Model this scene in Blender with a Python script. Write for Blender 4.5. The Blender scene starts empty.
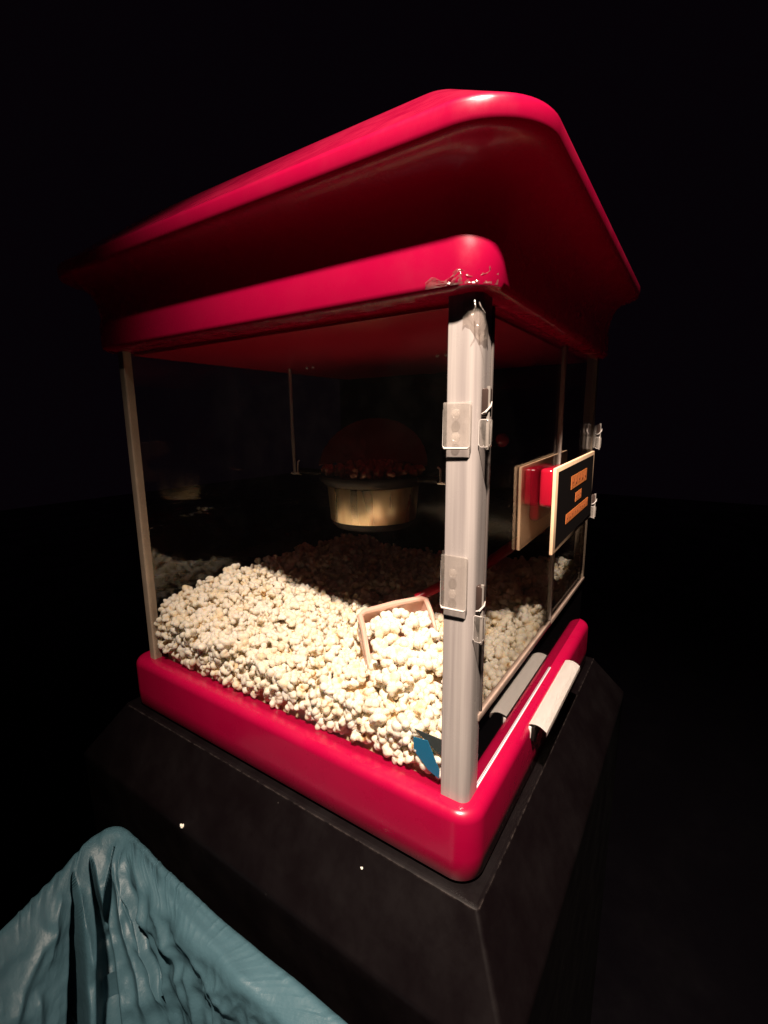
import bpy, bmesh, math, random
import numpy as np
from mathutils import Vector, Matrix, noise

random.seed(7)
rng = np.random.default_rng(7)
scene = bpy.context.scene
col = scene.collection
PI = math.pi

# ------------------------------------------------------------------ measures (metres)
W, D, HB = 0.600, 0.572, 0.0836          # along y, along x, tray height
HT, HTB = 0.5745, 0.6088                 # underside and top of the lower roof band
G = 0.0143                               # glass plane inset
ZD = 0.170                               # lower edge of the doors


# ------------------------------------------------------------------ materials
def new_mat(name):
    m = bpy.data.materials.new(name)
    m.use_nodes = True
    nt = m.node_tree
    nt.nodes.clear()
    out = nt.nodes.new('ShaderNodeOutputMaterial')
    return m, nt, out


def N(nt, typ, **kw):
    n = nt.nodes.new('ShaderNode' + typ)
    for k, v in kw.items():
        if k.startswith('i_'):
            n.inputs[k[2:].replace('_', ' ')].default_value = v
        else:
            setattr(n, k, v)
    return n


def noise_tex(nt, scale, detail=4, rough=0.55, coord='Object'):
    tc = N(nt, 'TexCoord')
    t = N(nt, 'TexNoise')
    t.inputs['Scale'].default_value = scale
    t.inputs['Detail'].default_value = detail
    t.inputs['Roughness'].default_value = rough
    nt.links.new(tc.outputs[coord], t.inputs['Vector'])
    return t


def ramp(nt, src, stops):
    r = N(nt, 'ValToRGB')
    el = r.color_ramp.elements
    while len(el) > 1:
        el.remove(el[-1])
    el[0].position, el[0].color = stops[0][0], (*stops[0][1], 1)
    for p, c in stops[1:]:
        e = el.new(p)
        e.color = (*c, 1)
    nt.links.new(src, r.inputs['Fac'])
    return r


def principled(name, color, rough=0.4, metal=0.0, spec=0.5, coat=0.0, var=0.0, vscale=30,
               rvar=0.0, rscale=25, bump=0.0, bscale=200, ior=1.5, sss=0.0, trans=0.0):
    m, nt, out = new_mat(name)
    b = N(nt, 'BsdfPrincipled')
    nt.links.new(b.outputs[0], out.inputs[0])
    b.inputs['Base Color'].default_value = (*color, 1)
    b.inputs['Roughness'].default_value = rough
    b.inputs['Metallic'].default_value = metal
    b.inputs['Specular IOR Level'].default_value = spec
    b.inputs['IOR'].default_value = ior
    b.inputs['Coat Weight'].default_value = coat
    b.inputs['Coat Roughness'].default_value = 0.12
    b.inputs['Transmission Weight'].default_value = trans
    if sss:
        b.inputs['Subsurface Weight'].default_value = sss
        b.inputs['Subsurface Radius'].default_value = (1.0, .7, .5)
        b.inputs['Subsurface Scale'].default_value = 0.004
    if var:
        t = noise_tex(nt, vscale)
        c0 = tuple(max(0, c * (1 - var)) for c in color)
        c1 = tuple(min(1, c * (1 + var)) for c in color)
        r = ramp(nt, t.outputs[0], [(.3, c0), (.7, c1)])
        nt.links.new(r.outputs[0], b.inputs['Base Color'])
    if rvar:
        t2 = noise_tex(nt, rscale, 6, .65)
        mr = N(nt, 'MapRange')
        mr.inputs['From Min'].default_value = .35
        mr.inputs['From Max'].default_value = .7
        mr.inputs['To Min'].default_value = max(.02, rough - rvar)
        mr.inputs['To Max'].default_value = min(1, rough + rvar)
        nt.links.new(t2.outputs[0], mr.inputs['Value'])
        nt.links.new(mr.outputs[0], b.inputs['Roughness'])
    if bump:
        t3 = noise_tex(nt, bscale, 5)
        bp = N(nt, 'Bump')
        bp.inputs['Strength'].default_value = bump
        bp.inputs['Distance'].default_value = .001
        nt.links.new(t3.outputs[0], bp.inputs['Height'])
        nt.links.new(bp.outputs[0], b.inputs['Normal'])
    return m


def clear_mat(name, tint, f0=0.04, rough=0.0, smudge=0.0, bump=0.0, bscale=60):
    """Clear acrylic: straight-through transparency plus an angle dependent mirror reflection."""
    m, nt, out = new_mat(name)
    geo = N(nt, 'NewGeometry')
    dot = N(nt, 'VectorMath', operation='DOT_PRODUCT')
    nt.links.new(geo.outputs['Normal'], dot.inputs[0])
    nt.links.new(geo.outputs['Incoming'], dot.inputs[1])
    ab = N(nt, 'Math', operation='ABSOLUTE')
    nt.links.new(dot.outputs['Value'], ab.inputs[0])
    om = N(nt, 'Math', operation='SUBTRACT')
    om.inputs[0].default_value = 1.0
    nt.links.new(ab.outputs[0], om.inputs[1])
    pw = N(nt, 'Math', operation='POWER')
    pw.inputs[1].default_value = 5.0
    nt.links.new(om.outputs[0], pw.inputs[0])
    ma = N(nt, 'Math', operation='MULTIPLY_ADD')
    ma.inputs[1].default_value = 1 - f0
    ma.inputs[2].default_value = f0
    nt.links.new(pw.outputs[0], ma.inputs[0])
    tr = N(nt, 'BsdfTransparent')
    tr.inputs[0].default_value = (*tint, 1)
    gl = N(nt, 'BsdfAnisotropic')
    gl.inputs['Roughness'].default_value = rough
    mx = N(nt, 'MixShader')
    nt.links.new(ma.outputs[0], mx.inputs[0])
    nt.links.new(tr.outputs[0], mx.inputs[1])
    nt.links.new(gl.outputs[0], mx.inputs[2])
    last = mx
    if bump:
        t3 = noise_tex(nt, bscale, 4)
        bp = N(nt, 'Bump')
        bp.inputs['Strength'].default_value = bump
        bp.inputs['Distance'].default_value = .004
        nt.links.new(t3.outputs[0], bp.inputs['Height'])
        nt.links.new(bp.outputs[0], gl.inputs['Normal'])
    if smudge:
        t = noise_tex(nt, 14, 8, .7)
        mr = N(nt, 'MapRange')
        mr.inputs['From Min'].default_value = .45
        mr.inputs['From Max'].default_value = .8
        mr.inputs['To Min'].default_value = smudge * .25
        mr.inputs['To Max'].default_value = smudge
        nt.links.new(t.outputs[0], mr.inputs['Value'])
        df = N(nt, 'BsdfDiffuse')
        df.inputs[0].default_value = (.75, .68, .62, 1)
        mx2 = N(nt, 'MixShader')
        nt.links.new(mr.outputs[0], mx2.inputs[0])
        nt.links.new(mx.outputs[0], mx2.inputs[1])
        nt.links.new(df.outputs[0], mx2.inputs[2])
        last = mx2
    nt.links.new(last.outputs[0], out.inputs[0])
    return m


def popcorn_mat():
    m, nt, out = new_mat('popcorn')
    b = N(nt, 'BsdfPrincipled')
    nt.links.new(b.outputs[0], out.inputs[0])
    at = N(nt, 'Attribute', attribute_name='hull')
    geo = N(nt, 'NewGeometry')
    t = N(nt, 'TexNoise')
    t.inputs['Scale'].default_value = 38
    t.inputs['Detail'].default_value = 3
    nt.links.new(geo.outputs['Position'], t.inputs['Vector'])
    base = ramp(nt, t.outputs[0], [(.30, (.85, .69, .47)), (.42, (.88, .79, .64)), (.60, (.89, .82, .71))])
    hullc = ramp(nt, at.outputs['Fac'], [(0, (1, 1, 1)), (.5, (.92, .74, .46)), (1, (.34, .13, .04))])
    mx = N(nt, 'Mix', data_type='RGBA', blend_type='MULTIPLY')
    mx.inputs['Factor'].default_value = 1.0
    nt.links.new(base.outputs[0], mx.inputs[6])
    nt.links.new(hullc.outputs[0], mx.inputs[7])
    nt.links.new(mx.outputs[2], b.inputs['Base Color'])
    b.inputs['Roughness'].default_value = .62
    b.inputs['Specular IOR Level'].default_value = .3
    b.inputs['Subsurface Weight'].default_value = .5
    b.inputs['Subsurface Radius'].default_value = (1, .75, .5)
    b.inputs['Subsurface Scale'].default_value = .008
    n2 = N(nt, 'TexNoise')
    n2.inputs['Scale'].default_value = 420
    nt.links.new(geo.outputs['Position'], n2.inputs['Vector'])
    bp = N(nt, 'Bump')
    bp.inputs['Strength'].default_value = .35
    bp.inputs['Distance'].default_value = .001
    nt.links.new(n2.outputs[0], bp.inputs['Height'])
    nt.links.new(bp.outputs[0], b.inputs['Normal'])
    return m


M = {}
M['red'] = principled('red_plastic', (.31, .0014, .033), rough=.3, coat=.25, rvar=.08, var=.06, vscale=6, bump=.03, bscale=140)
def roof_mat():
    m = principled('red_roof_plastic', (.275, .0014, .030), rough=.28, coat=.25, rvar=.08, var=.06, vscale=6, bump=.03, bscale=140)
    nt = m.node_tree
    out = [n for n in nt.nodes if n.type == 'OUTPUT_MATERIAL'][0]
    b = [n for n in nt.nodes if n.type == 'BSDF_PRINCIPLED'][0]
    t = N(nt, 'BsdfTranslucent')
    t.inputs[0].default_value = (.80, .004, .16, 1)
    mx = N(nt, 'MixShader')
    mx.inputs[0].default_value = .115
    nt.links.new(b.outputs[0], mx.inputs[1])
    nt.links.new(t.outputs[0], mx.inputs[2])
    nt.links.new(mx.outputs[0], out.inputs[0])
    return m


M['red_roof'] = roof_mat()
M['red_dark'] = principled('dark_red_plastic', (.36, .004, .024), rough=.32)
M['red_clear'] = principled('red_handle_plastic', (.30, .005, .018), rough=.15, coat=.4)
M['post'] = principled('frosted_post', (.35, .315, .305), rough=.3, coat=.3, var=.1, vscale=9, rvar=.14, rscale=14, bump=.12, bscale=30)
def streak(m, sc, lo, hi):
    """Fine lengthwise streaks, as on drawn or brushed profiles."""
    nt = m.node_tree
    b = [n for n in nt.nodes if n.type == 'BSDF_PRINCIPLED'][0]
    tc = N(nt, 'TexCoord')
    mp = N(nt, 'Mapping')
    mp.inputs['Scale'].default_value = (1, 1, .025)
    t = N(nt, 'TexNoise')
    t.inputs['Scale'].default_value = sc
    t.inputs['Detail'].default_value = 4
    nt.links.new(tc.outputs['Object'], mp.inputs['Vector'])
    nt.links.new(mp.outputs[0], t.inputs['Vector'])
    r = ramp(nt, t.outputs[0], [(.35, lo), (.65, hi)])
    nt.links.new(r.outputs[0], b.inputs['Base Color'])


streak(M['post'], 170, (.27, .24, .235), (.38, .345, .33))
M['post_tan'] = principled('tan_post', (.30, .23, .17), rough=.4, var=.1)
M['glass'] = clear_mat('acrylic_glass', (.97, .965, .96), f0=.035, smudge=.0015)
M['door_glass'] = clear_mat('door_acrylic', (.97, .965, .955), f0=.045, smudge=.0015)
M['clear'] = clear_mat('clear_hinge_plastic', (.97, .96, .95), f0=.03, rough=.10, smudge=.30)
M['tape'] = clear_mat('clear_tape', (.93, .9, .88), f0=.07, rough=.16, smudge=.16, bump=.9, bscale=90)
M['black_panel'] = principled('black_gloss_panel', (.006, .005, .006), rough=.04, ior=5.0)
M['black_inner'] = principled('black_inner_panel', (.006, .004, .005), rough=.12, spec=.5)
M['black'] = principled('black_enamel', (.010, .007, .007), rough=.5, spec=.2)
M['kettle_steel'] = principled('polished_kettle_steel', (.86, .68, .44), rough=.3, metal=1, rvar=.06, rscale=40)


def brushed():
    m, nt, out = new_mat('brushed_kettle_steel')
    b = N(nt, 'BsdfPrincipled')
    nt.links.new(b.outputs[0], out.inputs[0])
    b.inputs['Metallic'].default_value = 1
    tc = N(nt, 'TexCoord')
    mp = N(nt, 'Mapping')
    mp.inputs['Scale'].default_value = (1, 1, .03)
    t = N(nt, 'TexNoise')
    t.inputs['Scale'].default_value = 38
    t.inputs['Detail'].default_value = 3
    nt.links.new(tc.outputs['Object'], mp.inputs['Vector'])
    nt.links.new(mp.outputs[0], t.inputs['Vector'])
    r = ramp(nt, t.outputs[0], [(.30, (.72, .52, .32)), (.45, (.86, .69, .44)), (.7, (.90, .75, .51))])
    nt.links.new(r.outputs[0], b.inputs['Base Color'])
    r2 = ramp(nt, t.outputs[0], [(.35, (.34,) * 3), (.65, (.25,) * 3)])
    nt.links.new(r2.outputs[0], b.inputs['Roughness'])
    return m


M['kettle_steel'] = brushed()
M['clip_and_glint'] = principled('pale_clip_and_edge_glint', (.50, .46, .44), rough=.15, coat=.5)  # pale tone painted for glints on clear hinge edges; also colours the clip
M['dark_clear'] = principled('smoky_hinge_plastic', (.045, .03, .026), rough=.15)
M['screw'] = principled('plastic_screw', (.40, .35, .33), rough=.2, coat=.5)
M['chrome'] = principled('chrome_rod', (.55, .50, .46), rough=.3, metal=.6)
M['alu'] = principled('aluminium_pull', (.84, .80, .76), rough=.42, metal=.2, rvar=.08)
M['sign_board'] = principled('tan_board_and_reflection', (.78, .53, .34), rough=.6, var=.08, vscale=40)
M['sign_black'] = principled('black_print', (.007, .005, .005), rough=.6, spec=.15)
M['orange'] = principled('orange_print', (.75, .22, .05), rough=.6, var=.1, vscale=120)
M['orange_dark'] = principled('brown_print', (.42, .11, .03), rough=.6)
M['popcorn'] = popcorn_mat()
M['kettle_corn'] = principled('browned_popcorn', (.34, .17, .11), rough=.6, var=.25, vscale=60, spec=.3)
M['scoop'] = principled('pink_tan_scoop', (.72, .46, .37), rough=.35, sss=.2)
M['blue'] = principled('blue_card', (.018, .17, .33), rough=.35)
M['greycard'] = principled('grey_card', (.05, .06, .06), rough=.4)


def plinth_mat():
    m, nt, out = new_mat('dark_plinth_laminate')
    b = N(nt, 'BsdfPrincipled')
    nt.links.new(b.outputs[0], out.inputs[0])
    b.inputs['Specular IOR Level'].default_value = .15
    t = noise_tex(nt, 16, 6, .65)
    base = ramp(nt, t.outputs[0], [(.2, (.0024, .0014, .0018)), (.8, (.0038, .0024, .0028))])
    # worn edges
    bv = N(nt, 'Bevel')
    bv.samples = 6
    bv.inputs['Radius'].default_value = .0035
    geo = N(nt, 'NewGeometry')
    dot = N(nt, 'VectorMath', operation='DOT_PRODUCT')
    nt.links.new(bv.outputs[0], dot.inputs[0])
    nt.links.new(geo.outputs['Normal'], dot.inputs[1])
    t2 = noise_tex(nt, 70, 6, .7)
    wear = N(nt, 'MapRange')
    wear.inputs['From Min'].default_value = .995
    wear.inputs['From Max'].default_value = .93
    nt.links.new(dot.outputs['Value'], wear.inputs['Value'])
    w2 = N(nt, 'MapRange')
    w2.inputs['From Min'].default_value = .42
    w2.inputs['From Max'].default_value = .62
    nt.links.new(t2.outputs[0], w2.inputs['Value'])
    mu = N(nt, 'Math', operation='MULTIPLY')
    nt.links.new(wear.outputs[0], mu.inputs[0])
    nt.links.new(w2.outputs[0], mu.inputs[1])
    # dust specks
    tc = N(nt, 'TexCoord')
    vo = N(nt, 'TexVoronoi')
    vo.inputs['Scale'].default_value = 38
    nt.links.new(tc.outputs['Object'], vo.inputs['Vector'])
    sp = N(nt, 'MapRange')
    sp.inputs['From Min'].default_value = .055
    sp.inputs['From Max'].default_value = .035
    nt.links.new(vo.outputs['Distance'], sp.inputs['Value'])
    sep = N(nt, 'SeparateColor')
    nt.links.new(vo.outputs['Color'], sep.inputs[0])
    th = N(nt, 'Math', operation='GREATER_THAN')
    th.inputs[1].default_value = .86
    nt.links.new(sep.outputs[0], th.inputs[0])
    mu2 = N(nt, 'Math', operation='MULTIPLY')
    nt.links.new(sp.outputs[0], mu2.inputs[0])
    nt.links.new(th.outputs[0], mu2.inputs[1])
    mx = N(nt, 'Mix', data_type='RGBA')
    nt.links.new(mu.outputs[0], mx.inputs['Factor'])
    nt.links.new(base.outputs[0], mx.inputs[6])
    mx.inputs[7].default_value = (.07, .056, .052, 1)
    mx3 = N(nt, 'Mix', data_type='RGBA')
    nt.links.new(mu2.outputs[0], mx3.inputs['Factor'])
    nt.links.new(mx.outputs[2], mx3.inputs[6])
    mx3.inputs[7].default_value = (.09, .08, .07, 1)
    nt.links.new(mx3.outputs[2], b.inputs['Base Color'])
    mr = N(nt, 'MapRange')
    mr.inputs['From Min'].default_value = .35
    mr.inputs['From Max'].default_value = .7
    mr.inputs['To Min'].default_value = .36
    mr.inputs['To Max'].default_value = .58
    nt.links.new(t.outputs[0], mr.inputs['Value'])
    nt.links.new(mr.outputs[0], b.inputs['Roughness'])
    return m


M['plinth'] = plinth_mat()
M['bin'] = principled('dark_bin', (.02, .02, .022), rough=.6)
M['floor'] = principled('dark_floor', (.0025, .002, .003), spec=.15, rough=.35, rvar=.15, rscale=3)


def bag_mat():
    m, nt, out = new_mat('turquoise_bag_film')
    b = N(nt, 'BsdfPrincipled')
    b.inputs['Roughness'].default_value = .43
    t = noise_tex(nt, 9, 5)
    r = ramp(nt, t.outputs[0], [(.3, (.062, .140, .175)), (.7, (.085, .180, .225))])
    nt.links.new(r.outputs[0], b.inputs['Base Color'])
    tl = N(nt, 'BsdfTranslucent')
    tl.inputs[0].default_value = (.08, .20, .24, 1)
    mx = N(nt, 'MixShader')
    mx.inputs[0].default_value = .32
    nt.links.new(b.outputs[0], mx.inputs[1])
    nt.links.new(tl.outputs[0], mx.inputs[2])
    nt.links.new(mx.outputs[0], out.inputs[0])
    prev = None
    for sc, dist, st in ((34, .004, .35), (140, .0012, .35)):
        vo = noise_tex(nt, sc, 6, .6)
        bp = N(nt, 'Bump')
        bp.inputs['Strength'].default_value = st
        bp.inputs['Distance'].default_value = dist
        nt.links.new(vo.outputs[0], bp.inputs['Height'])
        if prev: nt.links.new(prev.outputs[0], bp.inputs['Normal'])
        prev = bp
    nt.links.new(prev.outputs[0], b.inputs['Normal'])
    return m


M['bag'] = bag_mat()


# ------------------------------------------------------------------ object helpers
def tag(o, label=None, cat=None, group=None, kind=None):
    if label: o['label'] = label
    if cat: o['category'] = cat
    if group: o['group'] = group
    if kind: o['kind'] = kind
    return o


def empty(name, loc=(0, 0, 0)):
    o = bpy.data.objects.new(name, None)
    o.location = loc
    o.empty_display_size = .05
    col.objects.link(o)
    return o


def obj(name, bm, mat, parent=None, smooth=True, angle=35):
    bmesh.ops.recalc_face_normals(bm, faces=bm.faces[:])
    me = bpy.data.meshes.new(name)
    bm.to_mesh(me)
    bm.free()
    mats = mat if isinstance(mat, (list, tuple)) else [mat]
    for mm in mats:
        me.materials.append(mm)
    if smooth:
        me.polygons.foreach_set('use_smooth', [True] * len(me.polygons))
        me.set_sharp_from_angle(angle=math.radians(angle))
    o = bpy.data.objects.new(name, me)
    col.objects.link(o)
    if parent is not None:
        o.parent = parent
        o.matrix_parent_inverse = Matrix.Identity(4)
        if parent.type == 'EMPTY' and parent.parent is None:
            me.transform(Matrix.Translation(-parent.location))
        elif parent.parent is not None:
            pass
    return o


def add_box(bm, x0, x1, y0, y1, z0, z1, bev=0.0, seg=2):
    vs = [bm.verts.new((x, y, z)) for x in (x0, x1) for y in (y0, y1) for z in (z0, z1)]
    idx = [(0, 1, 3, 2), (4, 6, 7, 5), (0, 4, 5, 1), (2, 3, 7, 6), (0, 2, 6, 4), (1, 5, 7, 3)]
    fs = [bm.faces.new([vs[i] for i in f]) for f in idx]
    if bev:
        es = list({e for f in fs for e in f.edges})
        bmesh.ops.bevel(bm, geom=es, offset=bev, segments=seg, affect='EDGES', profile=.5)
    return bm


def box(x0, x1, y0, y1, z0, z1, bev=0.0, seg=2):
    return add_box(bmesh.new(), x0, x1, y0, y1, z0, z1, bev, seg)


def add_tube(bm, pts, rad, n=12, cap=True):
    pts = [Vector(p) for p in pts]
    rs = rad if isinstance(rad, (list, tuple)) else [rad] * len(pts)
    rings = []
    ref = None
    for i, p in enumerate(pts):
        d = (pts[min(i + 1, len(pts) - 1)] - pts[max(i - 1, 0)]).normalized()
        if ref is None:
            ref = d.orthogonal().normalized()
        ref = (ref - d * ref.dot(d)).normalized()
        b = d.cross(ref)
        rings.append([bm.verts.new(p + (ref * math.cos(2 * PI * k / n) + b * math.sin(2 * PI * k / n)) * rs[i]) for k in range(n)])
    for a, c in zip(rings, rings[1:]):
        for k in range(n):
            bm.faces.new([a[k], a[(k + 1) % n], c[(k + 1) % n], c[k]])
    if cap:
        bm.faces.new(rings[0][::-1])
        bm.faces.new(rings[-1])
    return bm


def add_lathe(bm, prof, cx, cy, n=64, closed=False):
    rings = []
    for r, z in prof:
        rings.append([bm.verts.new((cx + r * math.cos(2 * PI * k / n), cy + r * math.sin(2 * PI * k / n), z)) for k in range(n)])
    pairs = list(zip(rings, rings[1:]))
    if closed:
        pairs.append((rings[-1], rings[0]))
    for a, c in pairs:
        for k in range(n):
            bm.faces.new([a[k], a[(k + 1) % n], c[(k + 1) % n], c[k]])
    if not closed:
        if prof[0][0] > 1e-5: bm.faces.new(rings[0][::-1])
        if prof[-1][0] > 1e-5: bm.faces.new(rings[-1])
    return bm


def rrect(off, r, n=12, x0=0, x1=D, y0=0, y1=W + .014):
    """Rounded rectangle loop; off grows it outward."""
    x0, x1, y0, y1 = x0 - off, x1 + off, y0 - off, y1 + off
    out = []
    for cx, cy, a0 in ((x1 - r, y1 - r, 0), (x0 + r, y1 - r, PI / 2), (x0 + r, y0 + r, PI), (x1 - r, y0 + r, 1.5 * PI)):
        for k in range(n + 1):
            a = a0 + PI / 2 * k / n
            out.append((cx + r * math.cos(a), cy + r * math.sin(a)))
    return out


def loft(bm, loops, cap0=True, cap1=True, closed=False):
    rings = [[bm.verts.new(p) for p in lp] for lp in loops]
    n = len(rings[0])
    pairs = list(zip(rings, rings[1:]))
    if closed: pairs.append((rings[-1], rings[0]))
    for a, c in pairs:
        for k in range(n):
            bm.faces.new([a[k], a[(k + 1) % n], c[(k + 1) % n], c[k]])
    if not closed:
        if cap0: bm.faces.new(rings[0][::-1])
        if cap1: bm.faces.new(rings[-1])
    return bm


def bez(p0, p1, p2, n=12):
    o = []
    for i in range(n + 1):
        t = i / n
        o.append(tuple((1 - t) ** 2 * a + 2 * t * (1 - t) * b + t * t * c for a, b, c in zip(p0, p1, p2)))
    return o


# ------------------------------------------------------------------ popcorn machine
mach = empty('popcorn_machine', (D / 2, W / 2, 0))
tag(mach, 'red popcorn machine with glass sides, flared roof and popcorn inside, standing on black plinth', 'popcorn machine')

# tray --------------------------------------------------------------
bm = bmesh.new()
prof = [(-.010, .0015), (-.003, .002), (0, .006), (.0, .030), (0.0, HB - .012)]
R0 = .028
for k in range(1, 7):                                   # rounded top edge
    a = PI / 2 * k / 6
    prof.append((-.011 * (1 - math.cos(a)), HB - .012 + .012 * math.sin(a)))
prof += [(-.022, HB + .0001), (-.0285, HB - .0006), (-.0305, HB - .004), (-.0315, .024), (-.034, .021), (-.05, .020)]
loops = []
for off, z in prof:
    r = max(.004, R0 + off)
    k = min(1, max(0, (off + .02) / .01))
    loops.append([(x, y, z) for x, y in rrect(off, r, 12, -.0035 * k, D + .006 * k, -.0035 * k, W + .014 + .005 * k)])
loft(bm, loops)
base = obj('base_tray', bm, M['red'], mach, angle=50)

# roof: band, cove, rim, sloped top ---------------------------------
bm = bmesh.new()
pr = [(-.012, HT), (-.003, HT + .0006), (.0012, HT + .0032), (.002, HT + .008), (.002, HTB), (.0005, .618), (.0012, .630), (.004, .643),
      (.0085, .654), (.0145, .6615), (.021, .6665), (.0285, .6700), (.0322, .6708), (.0352, .6728), (.0365, .677)]
pr += [(.0366, .6858), (.0360, .6885), (.0345, .6905), (.0320, .6925)]
for k in range(1, 9):
    t = k / 8
    pr.append((.032 - .088 * t, .6925 + .0695 * t))
pr += [(-.060, .7645), (-.067, .7655)]
loops = []
for off, z in pr:
    t = min(1, max(0, (z - .61) / .06))
    r = .032 + .030 * t
    if z > .69: r = max(.03, .062 - (z - .69) * .35)
    t2 = max(0, t)
    loops.append([(x, y, z) for x, y in rrect(off, r, 16, -.001 * t2, D + .016 * t2, -.005 * t2, W + .018 + .016 * t2)])
loft(bm, loops)
roof = obj('roof', bm, M['red_roof'], mach, angle=50)
# recessed lower liner (keeps the underside a separate, slightly set back sheet)
ceil = obj('ceiling_panel', box(.03, D - .03, .03, W - .03, HT - .0055, HT - .0015, .001), M['red_dark'], mach)

# corner posts ------------------------------------------------------
def post(x0, x1, y0, y1, r, which, z0=HB - .001, z1=HT + .002):
    """Solid corner profile, one strongly rounded outer corner (the other three nearly sharp)."""
    b = bmesh.new()
    rs = [.0015] * 4
    rs[which] = r
    lp = []
    cs = [(x1, y1, -1, -1, 0), (x0, y1, 1, -1, PI / 2), (x0, y0, 1, 1, PI), (x1, y0, -1, 1, 1.5 * PI)]
    for i, (cx, cy, sx, sy, a0) in enumerate(cs):
        rr = rs[i]
        for k in range(9):
            a = a0 + PI / 2 * k / 8
            lp.append((cx + sx * rr + rr * math.cos(a), cy + sy * rr + rr * math.sin(a)))
    zz = [z0 + (z1 - z0) * k / 10 for k in range(11)]
    loft(b, [[(x, y, z) for x, y in lp] for z in zz])
    return b


obj('corner_post', post(.0135, .041, .0125, .0425, .0095, 2), M['post'], mach)
obj('corner_post', post(.0145, .028, W - .028, W - .0125, .004, 1), M['post_tan'], mach)
obj('corner_post', post(D - .030, D - .012, .012, .030, .006, 3, ZD - .003), M['post_tan'], mach)
obj('corner_post', post(D - .030, D - .012, W - .030, W - .012, .006, 0), M['black_inner'], mach)

# glass -------------------------------------------------------------
obj('front_glass', box(G, G + .003, .043, W - .033, HB - .001, HT - .001), M['glass'], mach, smooth=False)
obj('side_glass', box(.031, D - .031, W - G - .003, W - G, HB - .001, HT - .001), M['glass'], mach, smooth=False)
obj('back_panel', box(D - G - .004, D - G, .031, W - .031, HB - .001, HT - .001), M['black_inner'], mach, smooth=False)
obj('lower_panel', box(.0415, D - .012, G, G + .004, HB - .001, ZD - .0045), M['black_panel'], mach, smooth=False)
obj('clear_bead', box(.036, .34, .0126, .0141, HB + .0002, HB + .0018, .0003), principled('clear_bead_plastic', (.75, .66, .72), rough=.3), mach)

# hinges ------------------------------------------------------------
def hinge(parent, x, y, z, h, sx=1, leaf_w=.0265, leaf_h=.040, leaf_dz=.0):
    """Clear hinge: screw plate on the post's front face, knuckle barrel at the corner."""
    hp = obj('hinge', box(x - .0052, x - .0004, y + .0045, y + .0045 + leaf_w, z - leaf_h / 2 + leaf_dz, z + leaf_h / 2 + leaf_dz, .0012, 3), M['clear'], parent)
    b = bmesh.new()
    for k in (-1, 1):
        add_lathe(b, [(.0003, 0), (.0035, 0), (.0042, .0006), (.0038, .0016), (.002, .0024), (.0003, .0026)], 0, 0, 20)
        bmesh.ops.transform(b, matrix=Matrix.Translation((x - .0053, y + .0045 + leaf_w / 2, z + leaf_dz + k * .010)) @ Matrix.Rotation(-PI / 2, 4, 'Y'), verts=b.verts[-6 * 20:])
    obj('screw', b, M['clear'], hp)
    y0, y1, z0, z1 = y + .0045, y + .0045 + leaf_w, z - leaf_h / 2 + leaf_dz, z + leaf_h / 2 + leaf_dz
    b = bmesh.new()
    add_tube(b, [(x - .0046, y0 + .001, z1 - .002), (x - .0050, y0, z0 + .002), (x - .0050, y0 + .002, z0), (x - .0052, y1 - .002, z0 - .0005), (x - .0046, y1, z0 + .002), (x - .0042, y1, z1 - .006)],
             [.0001, .0002, .0009, .0011, .0003, .0001], 8)
    obj('plate_edge_glint', b, M['clip_and_glint'], hp)  # pale tube stands in for the bevel glint, thicker below to cast shadow
    return hp


def knuckle(parent_hinge, cx, cy, z0, z1, r=.0050, top_dark=True):
    zm = (z0 + z1) / 2
    b = bmesh.new()
    add_box(b, cx - r * .75, cx + r * .75, cy - r * .75, cy + r * .75, zm + .0007, z1, .0016, 3)
    obj('knuckle', b, M['dark_clear'] if top_dark else M['clear'], parent_hinge)
    b = bmesh.new()
    add_box(b, cx - r, cx + r, cy - r, cy + r, z0, zm - .0007, .0022, 3)
    k = obj('knuckle', b, M['clear'], parent_hinge)
    b = bmesh.new()
    q, x0 = r * .92, cx - r * .85
    lp = [(x0, cy + q, z0 + .002), (x0, cy + q, zm - .003), (x0, cy + q * .7, zm - .0012), (x0, cy - q * .7, zm - .0012), (x0 + r, cy - q, zm - .003), (x0 + r, cy - q, z0 + .003), (x0, cy - q * .6, z0 + .0006), (x0, cy + q * .6, z0 + .0006), (x0, cy + q, z0 + .003)]
    add_tube(b, lp, .0004, 6)
    obj('knuckle_edge_glint', b, M['clip_and_glint'], parent_hinge)  # pale outline painted in place of highlights on the clear knuckle
    b = bmesh.new()
    add_tube(b, [(cx - r * .4, cy - r * .5, z0 - .0015), (cx - r * .4, cy - r * .5, z1 + .0015)], .0016, 10)
    obj('pin', b, M['chrome'], parent_hinge)
    b = bmesh.new()
    add_tube(b, [(cx - r, cy + .002, zm + .0035), (cx - r * 1.15, cy - r * .3, zm + .005), (cx - r * .5, cy - r, zm + .010), (cx - r * .2, cy - r * 1.05, zm + .014)], [.0008, .0011, .0008, .0004], 8)
    obj('spring_clip', b, M['clip_and_glint'], parent_hinge)


doors = []
xm = .3175
for nm, xa, xb in (('near', .036, xm - .001), ('far', xm + .001, D - .014)):
    d = obj('door', box(xa, xb, .0128, .0158, ZD, HT - .004), M['door_glass'], mach, smooth=False)
    doors.append(d)
org = Vector(mach.location)


def sub(name, bm, mat, parent, **kw):
    """Sub-part of a part whose mesh is in machine-local space."""
    o = obj(name, bm, mat, parent, **kw)
    return o


class Local:
    pass


def fix_children():
    """Sub-part meshes were authored in world space; bring them into the thing's space."""
    for o in list(col.objects):
        if o.type == 'MESH' and o.parent is not None and o.parent.parent is not None:
            root = o.parent.parent
            o.data.transform(Matrix.Translation(-root.location))


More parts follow.
